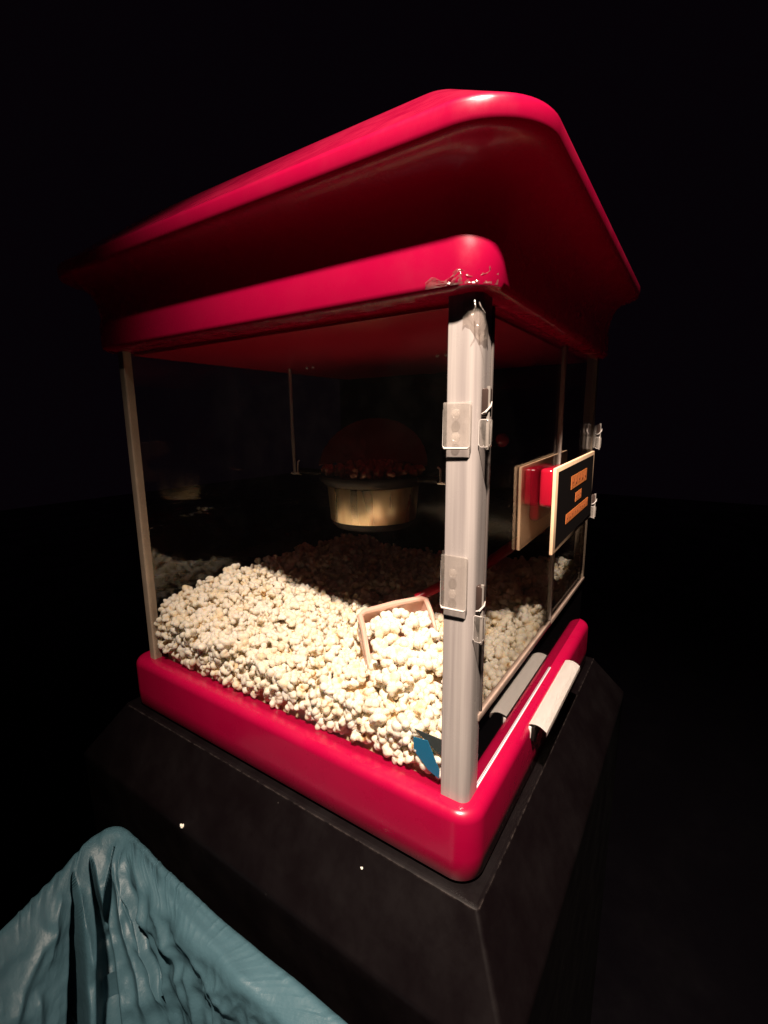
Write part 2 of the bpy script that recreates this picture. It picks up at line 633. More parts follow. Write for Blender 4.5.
RAIL = principled('tan_door_edge', (.27, .20, .165), rough=.3, var=.2, vscale=60)
obj('edge_rail', box(.036, xm - .0012, .0108, .0172, ZD - .004, ZD + .004, .0012), RAIL, doors[0])
obj('edge_rail', box(xm + .0012, D - .014, .0108, .0172, ZD - .004, ZD + .004, .0012), RAIL, doors[1])
SEAM = principled('seam_strip', (.30, .25, .22), rough=.3)
obj('seam_strip', box(xm - .006, xm - .0012, .0110, .0172, ZD + .0045, HT - .006, .001), SEAM, doors[0])
obj('clear_stile', box(.0418, .0455, .0112, .0172, ZD + .0045, HT - .006, .0012), principled('dark_clear_stile', (.10, .085, .08), rough=.15), doors[0])
# handle through the door: outer grip block and rounded inner knob
bm = box(.214, .290, -.0055, .0122, .362, .411, .005, 3)
obj('handle', bm, M['red_clear'], doors[0])
bm = box(.236, .302, .0164, .0306, .338, .412, .0068, 4)
obj('inner_handle', bm, M['red_clear'], doors[0])

h1 = hinge(mach, .0135, .0125, .4655, .05)
knuckle(h1, .0215, .0078, .446, .497)
h2 = hinge(mach, .0135, .0125, .318, .05, leaf_h=.052, leaf_dz=.002)
knuckle(h2, .0215, .0078, .262, .318)
for zc in (.440, .312):
    hp = obj('hinge', box(D - .030, D - .013, .0072, .0116, zc - .02, zc + .02, .0012, 3), M['clear'], mach)
    knuckle(hp, D - .010, .0055, zc - .022, zc + .022)

# thin clear film edge hanging from the lower hinge plate
bm = bmesh.new()
n = 8
gridv = []
for i in range(n + 1):
    for j in range(4):
        z = .350 - .020 * i / n
        y = .0405 + .0028 * j / 3
        x = .0098 - .0016 * math.sin(i * .9 + j)
        gridv.append(bm.verts.new((x, y, z)))
for i in range(n):
    for j in range(3):
        a = i * 4 + j
        bm.faces.new([gridv[a], gridv[a + 1], gridv[a + 5], gridv[a + 4]])
bmesh.ops.solidify(bm, geom=bm.faces[:], thickness=.0004)
obj('film_edge', bm, M['tape'], mach)


# crinkled tape at the top of the near post -------------------------
def crinkle(name, fn, nu, nv, amp, seed, parent, mat):
    b = bmesh.new()
    V = []
    for i in range(nu + 1):
        row = []
        for j in range(nv + 1):
            p, nrm = fn(i / nu, j / nv)
            p = Vector(p)
            q = Vector((i * .55 + seed, j * .8, seed * 1.7))
            row.append(b.verts.new(p + Vector(nrm) * (abs(noise.noise(q)) * 2 * amp + .0006)))
        V.append(row)
    for i in range(nu):
        for j in range(nv):
            b.faces.new([V[i][j], V[i + 1][j], V[i + 1][j + 1], V[i][j + 1]])
    bmesh.ops.solidify(b, geom=b.faces[:], thickness=.00025)
    return obj(name, b, mat, parent, angle=18)


def tape_band(u, v):
    # wraps round the band's rounded corner
    s = u
    r = .033
    cx = cy = .032
    L0 = .024
    t = -L0 + s * (L0 + r * PI / 2 * .75)
    if t < 0:
        p = (cx - r, cy - t, 0); nn = (-1, 0, 0)
    else:
        a = PI + t / r
        p = (cx + r * math.cos(a), cy + r * math.sin(a), 0); nn = (math.cos(a), math.sin(a), 0)
    top = HT + .017 * (.55 + .45 * u) + .003 * math.sin(u * 17)
    z = HT + .004 + (top - HT - .004) * v
    return (p[0], p[1], z), nn


crinkle('clear_tape', tape_band, 22, 6, .0015, 3.1, mach, M['tape'])


def tape_post(u, v):
    x0, y0, r = .0135, .0125, .0095
    t = -.006 + u * (.006 + r * PI / 2 + .006)
    if t < 0: p = (x0, y0 + r - t); nn = (-1, 0, 0)
    elif t < r * PI / 2:
        a = PI + t / r
        p = (x0 + r + r * math.cos(a), y0 + r + r * math.sin(a)); nn = (math.cos(a), math.sin(a), 0)
    else: p = (x0 + r + t - r * PI / 2, y0); nn = (0, -1, 0)
    zb = .548 - .016 * u + .004 * math.sin(u * 9)
    return (p[0], p[1], zb + (HT + .003 - zb) * v), nn


crinkle('clear_tape', tape_post, 12, 10, .0016, 8.3, mach, M['tape'])
bm = bmesh.new()
add_tube(bm, [(.006, .0145, .566), (.002, .012, .560), (.0015, .0155, .5535)], [.0007, .0005, .0003], 6)
add_tube(bm, [(.006, .0105, .564), (.002, .0075, .560), (.0035, .004, .5545)], [.0006, .0005, .0003], 6)
obj('clear_tape', bm, M['tape'], mach)
# long tape strip along the band's lower edge on the front
def tape_low(u, v):
    y = .07 + u * .25
    return (-.0002 + .006 * v, y, HT + .0045 - .0065 * v + .0012 * math.sin(u * 23)), (-.5, 0, -.85)
crinkle('clear_tape', tape_low, 30, 3, .0010, 5.5, mach, M['tape'])

# pull (aluminium) on the right side of the tray ----------------------
bm = bmesh.new()
prof2 = []
for k in range(9):
    t = k / 8
    prof2.append((-.0006 - .0225 * t, HB + .0005 + .0035 * math.sin(t * PI * .8) - .006 * t * t))
prof2 += [(-.0236, HB - .008), (-.0232, HB - .0105)]
xs = [.180 + (.378 - .180) * k / 20 for k in range(21)]
rows = [[bm.verts.new((x, y, z)) for y, z in prof2] for x in xs]
for a, c in zip(rows, rows[1:]):
    for k in range(len(prof2) - 1):
        bm.faces.new([a[k], c[k], c[k + 1], a[k + 1]])
bmesh.ops.solidify(bm, geom=bm.faces[:], thickness=.0014)
pull = obj('pull_handle', bm, M['alu'], mach)
obj('pull_backing', box(.182, .376, -.0075, -.0006, HB - .024, HB - .004, .001), M['black'], mach)
obj('pull_edge', box(.1785, .1803, -.0042, -.0008, HB - .018, HB - .002, .0004), M['alu'], mach)

# kettle --------------------------------------------------------------
KX, KY = .300, .324
bm = bmesh.new()
add_lathe(bm, [(.012, .286), (.05, .287), (.066, .290), (.0725, .2965), (.0752, .3025)], KX, KY)
add_lathe(bm, [(.0795, .3625), (.083, .3635), (.0905, .370), (.094, .3745), (.0943, .380), (.091, .381), (.085, .375), (.07, .372), (.02, .371)], KX, KY)
kettle = obj('kettle', bm, M['black'], mach)
bm = bmesh.new()
add_lathe(bm, [(.0750, .3026), (.0756, .3035), (.0806, .3615), (.0800, .3624)], KX, KY)
obj('steel_band', bm, M['kettle_steel'], kettle)
# half lid standing open
bm = bmesh.new()
nr, na = 8, 24
rowsv = []
for i in range(nr + 1):
    rr = .098 * i / nr
    rw = []
    for j in range(na + 1):
        a = PI * j / na
        rw.append(bm.verts.new((rr * math.sin(a), rr * math.cos(a), .020 * (1 - (i / nr) ** 2))))
    rowsv.append(rw)
for i in range(nr):
    for j in range(na):
        if i == 0:
            f = [rowsv[1][j], rowsv[1][j + 1], rowsv[0][0]]
            try: bm.faces.new(f)
            except ValueError: pass
        else:
            bm.faces.new([rowsv[i][j], rowsv[i][j + 1], rowsv[i + 1][j + 1], rowsv[i + 1][j]])
loose = [v for v in bm.verts if not v.link_faces]
bmesh.ops.delete(bm, geom=loose, context='VERTS')
bmesh.ops.solidify(bm, geom=bm.faces[:], thickness=.0018)
bmesh.ops.transform(bm, matrix=Matrix.Translation((KX + .006, KY + .006, .394)) @ Matrix.Rotation(math.radians(24), 4, 'Z') @ Matrix.Rotation(math.radians(-58), 4, 'Y'), verts=bm.verts[:])
obj('lid', bm, principled('dark_lid', (.13, .05, .042), rough=.5), kettle)
bm = bmesh.new()
add_tube(bm, [(KX + .04, KY - .085, .378), (KX + .09, KY - .14, .405), (.432, .147, .432)], .0042, 10)
obj('tilt_handle', bm, M['black'], kettle)
bm = bmesh.new()
bmesh.ops.create_uvsphere(bm, u_segments=20, v_segments=12, radius=.0125, matrix=Matrix.Translation((.437, .141, .436)))
obj('handle_knob', bm, M['red_clear'], kettle)
for sy, yy in ((1, .506), (-1, .172)):
    bm = bmesh.new()
    add_tube(bm, [(.292, yy, HT - .004), (.292, yy, .47), (.2915, yy - sy * .002, .39), (.2915, yy - sy * .003, .374)], .0032, 12)
    rod = obj('hanger_rod', bm, M['chrome'], mach)
    bm = bmesh.new()
    add_tube(bm, [(.288, yy - sy * .008, .374), (.288, yy - sy * .014, .376), (.288, yy - sy * .0145, .395), (.288, yy - sy * .019, .3985)], .0017, 8)
    add_tube(bm, [(.2915, yy + .006, .373), (.2915, yy - sy * .02, .373)], .0026, 8)
    obj('hook', bm, M['chrome'], rod)
    bm = bmesh.new()
    add_tube(bm, [(.2915, yy - sy * .018, .378), (KX, KY + sy * .09, .376)], .006, 10)
    obj('axle', bm, M['black'], kettle)
# small ceiling screws
for (x, y) in ((.30, .47), (.30, .455), (.30, .20), (.30, .185), (.36, .20)):
    bm = bmesh.new()
    add_lathe(bm, [(.0004, HT - .0085), (.0022, HT - .008), (.0034, HT - .0058), (.0034, HT - .005)], x, y, 12)
    obj('ceiling_screw', bm, M['chrome'], ceil)

fix_children()

# ------------------------------------------------------------------ door sign
sign = empty('door_sign', (.325, -.0085, .36))
tag(sign, 'small black sign with orange words and tan border on the red door handle', 'sign')
tilt = Matrix.Translation((.325, 0, .36)) @ Matrix.Rotation(math.radians(-2.0), 4, 'Y') @ Matrix.Translation((-.325, 0, -.36))


def sobj(name, bm, mat, **kw):
    bmesh.ops.transform(bm, matrix=tilt, verts=bm.verts[:])
    return obj(name, bm, mat, sign, **kw)


sobj('board', box(.208, .447, -.0100, -.0060, .308, .4165, .0006), M['sign_board'])
sobj('printed_face', box(.2185, .4395, -.0104, -.01005, .3140, .4110), M['sign_black'], smooth=False)


def word(x0, x1, z0, z1, n, slope=0.0, seed=0):
    """One printed word: an orange block whose blurred letters only read as darker strokes."""
    rr = random.Random(seed)
    b = bmesh.new()
    add_box(b, x0, x1, -.01075, -.01045, z0, z1)
    o = sobj('printed_word', b, M['orange'], smooth=False)
    b = bmesh.new()
    w = (x1 - x0) / n
    for k in range(n):
        xa = x0 + w * (k + .18)
        h = z1 - z0
        for s in range(2):
            xx = xa + w * (.0 + .42 * s)
            a = z0 + h * rr.uniform(.12, .3)
            c = z1 - h * rr.uniform(.12, .35)
            add_box(b, xx, xx + w * .16, -.0110, -.0108, a, c)
        zz = z0 + h * rr.uniform(.3, .6)
        add_box(b, xa + w * .162, xa + w * .418, -.0110, -.0108, zz, zz + h * .12)
    l = obj('lettering', b, M['orange_dark'], o, smooth=False)
    l.data.transform(Matrix.Translation(-Vector(sign.location)) @ tilt)
    return o


word(.289, .390, .378, .396, 5, seed=1)
word(.320, .359, .3560, .3690, 3, seed=2)
word(.268, .411, .3345, .3475, 9, seed=3)

inner = empty('tan_board_and_reflection', (.325, .037, .36))  # added board where the sign mirrors, to brighten its reflection in the door
tag(inner, 'tan board added inside the glass door to stand in for the bright reflection of the sign', 'board')
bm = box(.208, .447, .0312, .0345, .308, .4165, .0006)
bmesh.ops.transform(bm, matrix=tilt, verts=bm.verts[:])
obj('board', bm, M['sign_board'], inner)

# ------------------------------------------------------------------ popcorn
def ico(sub):
    b = bmesh.new()
    bmesh.ops.create_icosphere(b, subdivisions=sub, radius=1)
    v = np.array([x.co[:] for x in b.verts])
    f = np.array([[q.index for q in p.verts] for p in b.faces])
    b.free()
    return v / np.linalg.norm(v, axis=1)[:, None], f


ICO = {s: ico(s) for s in (3, 4)}


def kernel(seed, sub):
    """A popped kernel: the outer envelope of a handful of swollen lobes; returns verts (unit size ~1) and hull mask."""
    g = np.random.default_rng(seed)
    d, f = ICO[sub]
    k = g.integers(5, 9)
    dirs = []
    while len(dirs) < k:
        c = g.normal(size=3); c /= np.linalg.norm(c)
        if all(np.dot(c, e) < .50 for e in dirs) or g.random() < .06:
            dirs.append(c)
    r = np.full(len(d), .40)
    cents = []
    for c in dirs:
        cc = c * g.uniform(.38, .72)
        R = g.uniform(.30, .50)
        cents.append((cc, R))
        if g.random() < .55:                            # small secondary bulge
            o = g.normal(size=3); o /= np.linalg.norm(o)
            c2 = cc + o * R * .75
            cents.append((c2, R * g.uniform(.45, .65)))
    for cc, R in cents:
        b = d @ cc
        disc = b * b - (cc @ cc - R * R)
        ok = disc > 0
        t = np.where(ok, b + np.sqrt(np.maximum(disc, 0)), 0)
        m_ = np.maximum(r, t); r = m_ + .035 * np.exp(-np.abs(r - t) / .05) * ok * (t > .2)
    v = d * r[:, None]
    # fine lumps
    for i in range(3):
        q = g.normal(size=3) * 5
        v += d * (np.sin(v @ (q * (1, 1.5, 2.2)[i]) + g.uniform(0, 6)) * (.030, .026, .020)[i])[:, None]
    v *= np.array([1.0, g.uniform(.82, 1.0), g.uniform(.75, 1.0)])
    hd = g.normal(size=3); hd /= np.linalg.norm(hd)
    crease = np.clip((.62 - r) / .2, 0, 1)
    amount = g.choice([0.0, .35, .7, 1.0], p=[.30, .25, .22, .23])
    hull = np.clip((d @ hd - .70) / .18, 0, 1) * crease ** .5 * amount
    hull = np.clip(hull + .18 * crease * (d @ hd > -.2), 0, 1)
    return v, hull, f


def rotm(g):
    q = g.normal(size=4); q /= np.linalg.norm(q)
    w, x, y, z = q
    return np.array([[1 - 2 * (y * y + z * z), 2 * (x * y - z * w), 2 * (x * z + y * w)],
                     [2 * (x * y + z * w), 1 - 2 * (x * x + z * z), 2 * (y * z - x * w)],
                     [2 * (x * z - y * w), 2 * (y * z + x * w), 1 - 2 * (x * x + y * y)]])


def mesh_np(name, v, f, hull, mat):
    me = bpy.data.meshes.new(name)
    me.vertices.add(len(v))
    me.vertices.foreach_set('co', np.ascontiguousarray(v, dtype=np.float32).ravel())
    me.loops.add(f.size)
    me.loops.foreach_set('vertex_index', np.ascontiguousarray(f, dtype=np.int32).ravel())
    me.polygons.add(len(f))
    me.polygons.foreach_set('loop_start', np.arange(0, f.size, 3, dtype=np.int32))
    me.polygons.foreach_set('use_smooth', np.ones(len(f), dtype=bool))
    me.update(calc_edges=True)
    a = me.attributes.new('hull', 'FLOAT', 'POINT')
    a.data.foreach_set('value', np.ascontiguousarray(hull, dtype=np.float32))
    me.materials.append(mat)
    return me


CTRL = np.array([
    (.02, .04, .120), (.02, .15, .122), (.02, .30, .122), (.02, .45, .135), (.02, .57, .158),
    (.10, .57, .185), (.16, .53, .196), (.24, .56, .195), (.10, .42, .165), (.18, .44, .172), (.10, .30, .150), (.165, .15, .176), (.10, .14, .160), (.155, .27, .150), (.085, .22, .146), (.22, .21, .166), (.06, .07, .142),
    (.20, .06, .160), (.29, .30, .140), (.20, .34, .146), (.30, .40, .150),
    (.34, .22, .138), (.33, .05, .178), (.45, .05, .196), (.45, .15, .186), (.54, .05, .200), (.54, .30, .178), (.42, .36, .160), (.54, .56, .190), (.36, .55, .190)])


def hgt(x, y):
    x = np.asarray(x, float); y = np.asarray(y, float)
    d2 = (x[..., None] - CTRL[:, 0]) ** 2 + (y[..., None] - CTRL[:, 1]) ** 2
    w = 1 / (d2 + .0022) ** 1.6
    z = (w * CTRL[:, 2]).sum(-1) / w.sum(-1)
    z = z + .004 * np.sin(x * 61 + 1) * np.sin(y * 53) + .003 * np.sin(x * 97 + y * 71)
    return z


CAM = np.array([-.3793, -.1508, .4687])
XA, XB, YA, YB = .0178, D - G - .005, .0185, W - G - .004
# scoop frame: rim corners and opening direction
SL = np.array([.120, .224, .206]); SR = np.array([.214, .171, .209])
SA = np.array([-.62, -.70, -.42]); SA /= np.linalg.norm(SA)
SWd = (SR - SL); SWL = np.linalg.norm(SWd); SWd /= SWL
SN = np.cross(SWd, SA); SN /= np.linalg.norm(SN)
if SN[2] < 0: SN = -SN


def in_scoop(P):
    q = P - SL
    u = q @ SWd; a = q @ SA
    return (u > -.004) & (u < SWL + .004) & (a > -.006) & (a < .115)


pts = []            # (pos, scale)
cell = .0146
grid = {}


def try_add(p, s, dmin):
    k = tuple((p // cell).astype(int))
    for i in (-1, 0, 1):
        for j in (-1, 0, 1):
            for l in (-1, 0, 1):
                for q in grid.get((k[0] + i, k[1] + j, k[2] + l), ()):
                    if ((q - p) ** 2).sum() < dmin * dmin:
                        return False
    grid.setdefault(k, []).append(p)
    pts.append((p, s))
    return True


# pieces held by the scoop
scoop_n = 0
for _ in range(2600):
    u = rng.uniform(.012, SWL - .012); a = rng.uniform(.013, .125)
    dn = -.015 + .010 * math.sin(u / SWL * PI) + .006 * rng.uniform(-1, 1) + .012 * min(1, a / .05) - .016 * max(0, 1 - a / .034)
    p = SL + SWd * u + SA * a + SN * dn
    if p[0] < XA + .01 or p[1] < YA + .01: continue
    if try_add(p, rng.uniform(.0105, .0135), .0135): scoop_n += 1
# surface and pressed against the panes
for layer in (0, 1):
    for _ in range(26000 if layer == 0 else 12000):
        x = rng.uniform(XA + .009, XB - .009); y = rng.uniform(YA + .009, YB - .009)
        z = float(hgt(x, y)) - layer * .013 + rng.normal() * .0022
        p = np.array([x, y, z])
        if in_scoop(p): continue
        try_add(p, rng.uniform(.0092, .0134) if rng.random() < .88 else rng.uniform(.0062, .0085), .0132)
    for _ in range(9000):
        s = rng.uniform(.0092, .0128)
        if rng.random() < .62:
            x = XA + s * .93 + layer * .0135 + rng.uniform(0, .002); y = rng.uniform(YA + .01, YB - .01)
        else:
            y = YA + s * .93 + layer * .0135 + rng.uniform(0, .002); x = rng.uniform(XA + .01, XB - .01)
        zt = float(hgt(x, y))
        z = rng.uniform(HB + .009, max(zt, HB + .012))
        try_add(np.array([x, y, z]), s, .0134)

P = np.array([p for p, s in pts]); S = np.array([s for p, s in pts])
dist = np.linalg.norm(P - CAM, axis=1)
# which pieces show: those on the outside of the heap seen from the front
vis = (P[:, 2] > hgt(P[:, 0], P[:, 1]) - .006) | (P[:, 0] < XA + .0125)
hidden_by_post = (P[:, 1] < .05) & (P[:, 0] < .05)
score = S / dist * np.where(vis, 1, .3) * np.where(hidden_by_post, .6, 1)
order = np.argsort(-score)
solo = order[:290]
rest = order[290:]

variants = []
for k in range(14):
    v, h, f = kernel(100 + k, 4)
    v = v - v.mean(0)
    variants.append(mesh_np('popcorn_piece', v, f, h, M['popcorn']))
from mathutils import Quaternion
for n_, i in enumerate(solo):
    o = bpy.data.objects.new('popcorn_piece', variants[n_ % 14])
    col.objects.link(o)
    q = rng.normal(size=4); q /= np.linalg.norm(q)
    o.rotation_mode = 'QUATERNION'
    o.rotation_quaternion = Quaternion(q)
    o.location = P[i]
    o.scale = (S[i] * 1.08,) * 3
    tag(o, 'single cream white popped corn piece lying on top in the pile behind the front glass', 'popcorn', 'loose popcorn pieces in the pile')

lib = [kernel(300 + k, 3) for k in range(24)]
VV, FF, HH = [], [], []
nv = 0
for n_, i in enumerate(rest):
    v, h, f = lib[n_ % 24]
    v = (v - v.mean(0)) @ rotm(rng).T * S[i] * 1.08 + P[i]
    VV.append(v); HH.append(h); FF.append(f + nv); nv += len(v)
# solid core of the heap, just under the pieces
nx, ny = 40, 42
xs = np.linspace(.034, D - .035, nx); ys = np.linspace(.034, W - .035, ny)
gx, gy = np.meshgrid(xs, ys, indexing='ij')
gz = np.maximum(hgt(gx, gy) - .014, HB - .002)
core = np.stack([gx, gy, gz], -1).reshape(-1, 3)
low = core.copy(); low[:, 2] = .0215
idx = np.arange(nx * ny).reshape(nx, ny)
a, b_, c, d_ = idx[:-1, :-1].ravel(), idx[1:, :-1].ravel(), idx[1:, 1:].ravel(), idx[:-1, 1:].ravel()
ft = np.concatenate([np.stack([a, b_, c], 1), np.stack([a, c, d_], 1)])
fb = ft[:, ::-1] + nx * ny
ring = np.concatenate([idx[:-1, 0], idx[-1, :-1], idx[1:, -1][::-1], idx[0, 1:][::-1]])
nxt = np.roll(ring, -1)
fsd = np.concatenate([np.stack([ring, ring + nx * ny, nxt], 1), np.stack([nxt, ring + nx * ny, nxt + nx * ny], 1)])
VV.append(np.concatenate([core, low])); HH.append(np.full(2 * nx * ny, .35)); FF.append(np.concatenate([ft, fb, fsd]) + nv)
heap = bpy.data.objects.new('popcorn_heap', mesh_np('popcorn_heap', np.concatenate(VV), np.concatenate(FF), np.concatenate(HH), M['popcorn']))
col.objects.link(heap)
tag(heap, 'heap of white and yellowish popcorn filling the bottom of the glass case', 'popcorn', kind='stuff')

# popcorn still in the kettle
kv = []
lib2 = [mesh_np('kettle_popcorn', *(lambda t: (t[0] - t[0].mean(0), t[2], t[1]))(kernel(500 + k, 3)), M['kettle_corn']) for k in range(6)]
kp = []
tries = 0
while len(kp) < 46 and tries < 4000:
    tries += 1
    r = .086 * math.sqrt(random.random()); a = random.uniform(0, 2 * PI)
    x, y = KX + r * math.cos(a), KY + r * math.sin(a)
    if (x - KX) * .9 + (y - KY) * .4 > .02: continue
    z = .383 + .014 * (1 - (r / .09) ** 2) + random.uniform(0, .004)
    p = np.array([x, y, z])
    if all(((p - q) ** 2).sum() > .0165 ** 2 for q in kp):
        kp.append(p)
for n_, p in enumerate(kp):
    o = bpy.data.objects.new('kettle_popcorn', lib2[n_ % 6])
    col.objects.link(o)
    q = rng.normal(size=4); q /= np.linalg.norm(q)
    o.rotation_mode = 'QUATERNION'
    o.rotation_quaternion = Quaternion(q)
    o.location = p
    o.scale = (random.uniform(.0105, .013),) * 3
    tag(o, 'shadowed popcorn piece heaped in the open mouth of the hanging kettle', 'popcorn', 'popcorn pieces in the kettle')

# crumbs on the plinth
for loc, s, lb in (((-.0672, .398, -.0795), .0034, 'tiny white popcorn crumb on dark plinth edge above the turquoise bag'),
                   ((-.0262, .118, -.0185), .0017, 'speck of white popcorn on the sloping dark plinth below the red tray')):
    o = bpy.data.objects.new('popcorn_crumb', variants[3])
    col.objects.link(o)
    o.location = loc; o.scale = (s,) * 3; o.rotation_euler = (.4, 1.1, .3)
    tag(o, lb, 'crumb', 'popcorn crumbs on the plinth')

# ------------------------------------------------------------------ scoop
scoop = empty('popcorn_scoop', tuple((SL + SR) / 2))
tag(scoop, 'pinkish tan plastic scoop with dark red handle, buried in the popcorn and filled with it', 'scoop')
bm = bmesh.new()
DEP, LEN, RC = .046, .105, .016
sec = []                                                  # U-shaped section with rounded corners, open upward
sec.append((0, 0))
sec.append((.001, -DEP + RC))
for k in range(1, 6):
    a = PI / 2 * k / 5
    sec.append((RC - RC * math.cos(a), -DEP + RC - RC * math.sin(a)))
for u, v in [(SWL - u, v) for u, v in sec[::-1]]:
    sec.append((u, v))
stations = [0, .03, .06, LEN]
rings = []
for a in stations:
    k = 1 - .75 * (max(0, a - .03) / (LEN - .03)) ** 1.5
    rings.append([bm.verts.new(SL + SWd * u + SA * a + SN * (-DEP + (v + DEP) * (k if v > -DEP + .001 else 1))) for u, v in sec])
for r0, r1 in zip(rings, rings[1:]):
    for k in range(len(sec) - 1):
        bm.faces.new([r0[k], r0[k + 1], r1[k + 1], r1[k]])
bm.faces.new(rings[0])
bmesh.ops.recalc_face_normals(bm, faces=bm.faces[:])
bmesh.ops.solidify(bm, geom=bm.faces[:], thickness=.0028)
obj('scoop_bowl', bm, M['scoop'], scoop)
# rolled lip along the back and both sides
bm = bmesh.new()
lip = [SL + SA * .075 - SN * .018, SL + SA * .03 - SN * .0015, SL + SA * .004, SL + SWd * .008 - SA * .001, (SL + SR) / 2 - SA * .001 + SN * .002,
       SR - SWd * .008 - SA * .001, SR + SA * .004, SR + SA * .03 - SN * .0015, SR + SA * .075 - SN * .018]
add_tube(bm, lip, [.0024, .0036, .0043, .0046, .0050, .0046, .0043, .0036, .0024], 10)
obj('rolled_lip', bm, M['scoop'], scoop)
bm = bmesh.new()
hp_ = [tuple(SR - SA * .009 - SWd * .012 - SN * .006), (.255, .152, .226), (.355, .132, .232), (.45, .112, .250), (.548, .096, .262)]
dense = []
for a, b_, c, d_ in zip([hp_[0]] + hp_[:-1], hp_, hp_[1:], hp_[2:] + [hp_[-1]]):
    a, b_, c, d_ = map(Vector, (a, b_, c, d_))
    for k in range(6):
        t = k / 6
        dense.append(.5 * ((2 * b_) + (c - a) * t + (2 * a - 5 * b_ + 4 * c - d_) * t * t + (3 * b_ - a - 3 * c + d_) * t ** 3))
dense.append(Vector(hp_[-1]))
add_tube(bm, dense, [.0065 + .0045 * i / len(dense) for i in range(len(dense))], 14)
obj('scoop_handle', bm, principled('scoop_handle_red', (.5, .006, .03), rough=.35), scoop)

# ------------------------------------------------------------------ blue card at the front pane
card = empty('blue_card', (.022, .06, .115))
tag(card, 'folded blue and grey plastic card stuck between popcorn and front glass beside post', 'card')


def quad(name, pts, th, mat):
    b = bmesh.new()
    f0 = [b.verts.new(p) for p in pts]
    f1 = [b.verts.new((p[0] + th, p[1], p[2])) for p in pts]
    b.faces.new(f0)
    b.faces.new(f1[::-1])
    n = len(pts)
    for i in range(n):
        b.faces.new([f0[i], f0[(i + 1) % n], f1[(i + 1) % n], f1[i]])
    return obj(name, b, mat, card, smooth=False)


quad('blue_flap', [(.0186, .0785, .133), (.0186, .061, .1355), (.0186, .0465, .106), (.0186, .0470, .096), (.0186, .060, .101), (.0186, .0775, .117)], .0008, M['blue'])
quad('grey_flap', [(.0212, .0785, .1415), (.0212, .043, .141), (.0212, .043, .120), (.0212, .0655, .1330)], .0008, M['greycard'])

# ------------------------------------------------------------------ plinth
plinth = empty('plinth', (.3, .3, -1.0))
tag(plinth, 'dark laminate plinth with sloping shoulders under the red popcorn machine', 'plinth')
bm = bmesh.new()
loops = []
for off, z in ((.064, -.999), (.0655, -.45), (.067, -.100), (.0682, -.0885), (.0675, -.084), (.0655, -.0805), (.040, -.042), (.0155, -.0045), (.0135, -.0015), (.0105, 0)):
    loops.append([(x, y, z) for x, y in rrect(off, max(.0045, .004 + off * .03), 5)])
loft(bm, loops)
obj('plinth_body', bm, M['plinth'], plinth, angle=25)

# ------------------------------------------------------------------ bin and bag
BX0, BX1, BY0, BY1, BZ = -.50, -.108, .02, .502, -.100


def skew(x, y):
    return (x, y + .33 * (x - BX1 + .03) * max(0, min(1.1, (y - BY0) / (BY1 - BY0))) if x < BX1 - .03 else y)


bin_ = empty('waste_bin', ((BX0 + BX1) / 2, (BY0 + BY1) / 2, -1.0))
tag(bin_, 'waste bin beside the plinth, hidden under its turquoise liner', 'bin')
bm = bmesh.new()
loops = []
for off, z in ((-.012, -.998), (.0015, -.132), (.0012, -.128), (-.0012, -.128), (-.0015, -.132), (-.015, -.985)):
    loops.append([(*skew(x, y), z) for x, y in rrect(off, .035, 8, BX0, BX1, BY0, BY1)])
loft(bm, loops)
obj('bin_body', bm, M['bin'], bin_)

def skewv(x, y):
    return np.where(x < BX1 - .03, y + .33 * (x - BX1 + .03) * np.clip((y - BY0) / (BY1 - BY0), 0, 1.1), y)


def loopv(tau, r, ix, iy):
    """Point on a rounded rectangle; tau runs 0..4 and each corner arc takes .3 of a unit."""
    x0, x1, y0, y1 = BX0 + ix, BX1 - ix, BY0 + iy, BY1 - iy
    cs = np.array([(x1 - r, y1 - r), (x0 + r, y1 - r), (x0 + r, y0 + r), (x1 - r, y0 + r)])
    k = np.floor(tau).astype(int) % 4
    f = tau - np.floor(tau)
    a = k * PI / 2 + np.clip(f / .3, 0, 1) * PI / 2
    px = cs[k][..., 0] + r * np.cos(a); py = cs[k][..., 1] + r * np.sin(a)
    a2 = (k + 1) * PI / 2
    k2 = (k + 1) % 4
    qx = cs[k2][..., 0] + r * np.cos(a2); qy = cs[k2][..., 1] + r * np.sin(a2)
    t = np.clip((f - .3) / .7, 0, 1) * (f > .3)
    return px + (qx - px) * t, py + (qy - py) * t


def smooth(a, b, x):
    t = np.clip((x - a) / (b - a), 0, 1)
    return t * t * (3 - 2 * t)


def base_inner(tau, v):
    """Inside of the bag without folds: v = 0 at the rim, 1 = .46 m further down."""
    ax, ay = loopv(tau, .040, .0046, .0046)
    bx, by = loopv(tau, .120, .050, .105)
    sg = np.where(tau > 2, tau - 4, tau)
    wR = smooth(.12, -.10, sg)
    hL = np.clip(v / .30, 0, 1) ** .75
    hR = .42 * np.clip(v / .030, 0, 1) ** .8 + .58 * np.clip((v - .02) / .5, 0, 1)
    h = hL + (hR - hL) * wR
    z = -.0018 - .46 * v + wR * (.46 * v * .30 * np.exp(-v / .05))
    x = ax + (bx - ax) * h; y = ay + (by - ay) * h
    return np.stack([x, skewv(x, y), BZ + z], -1)


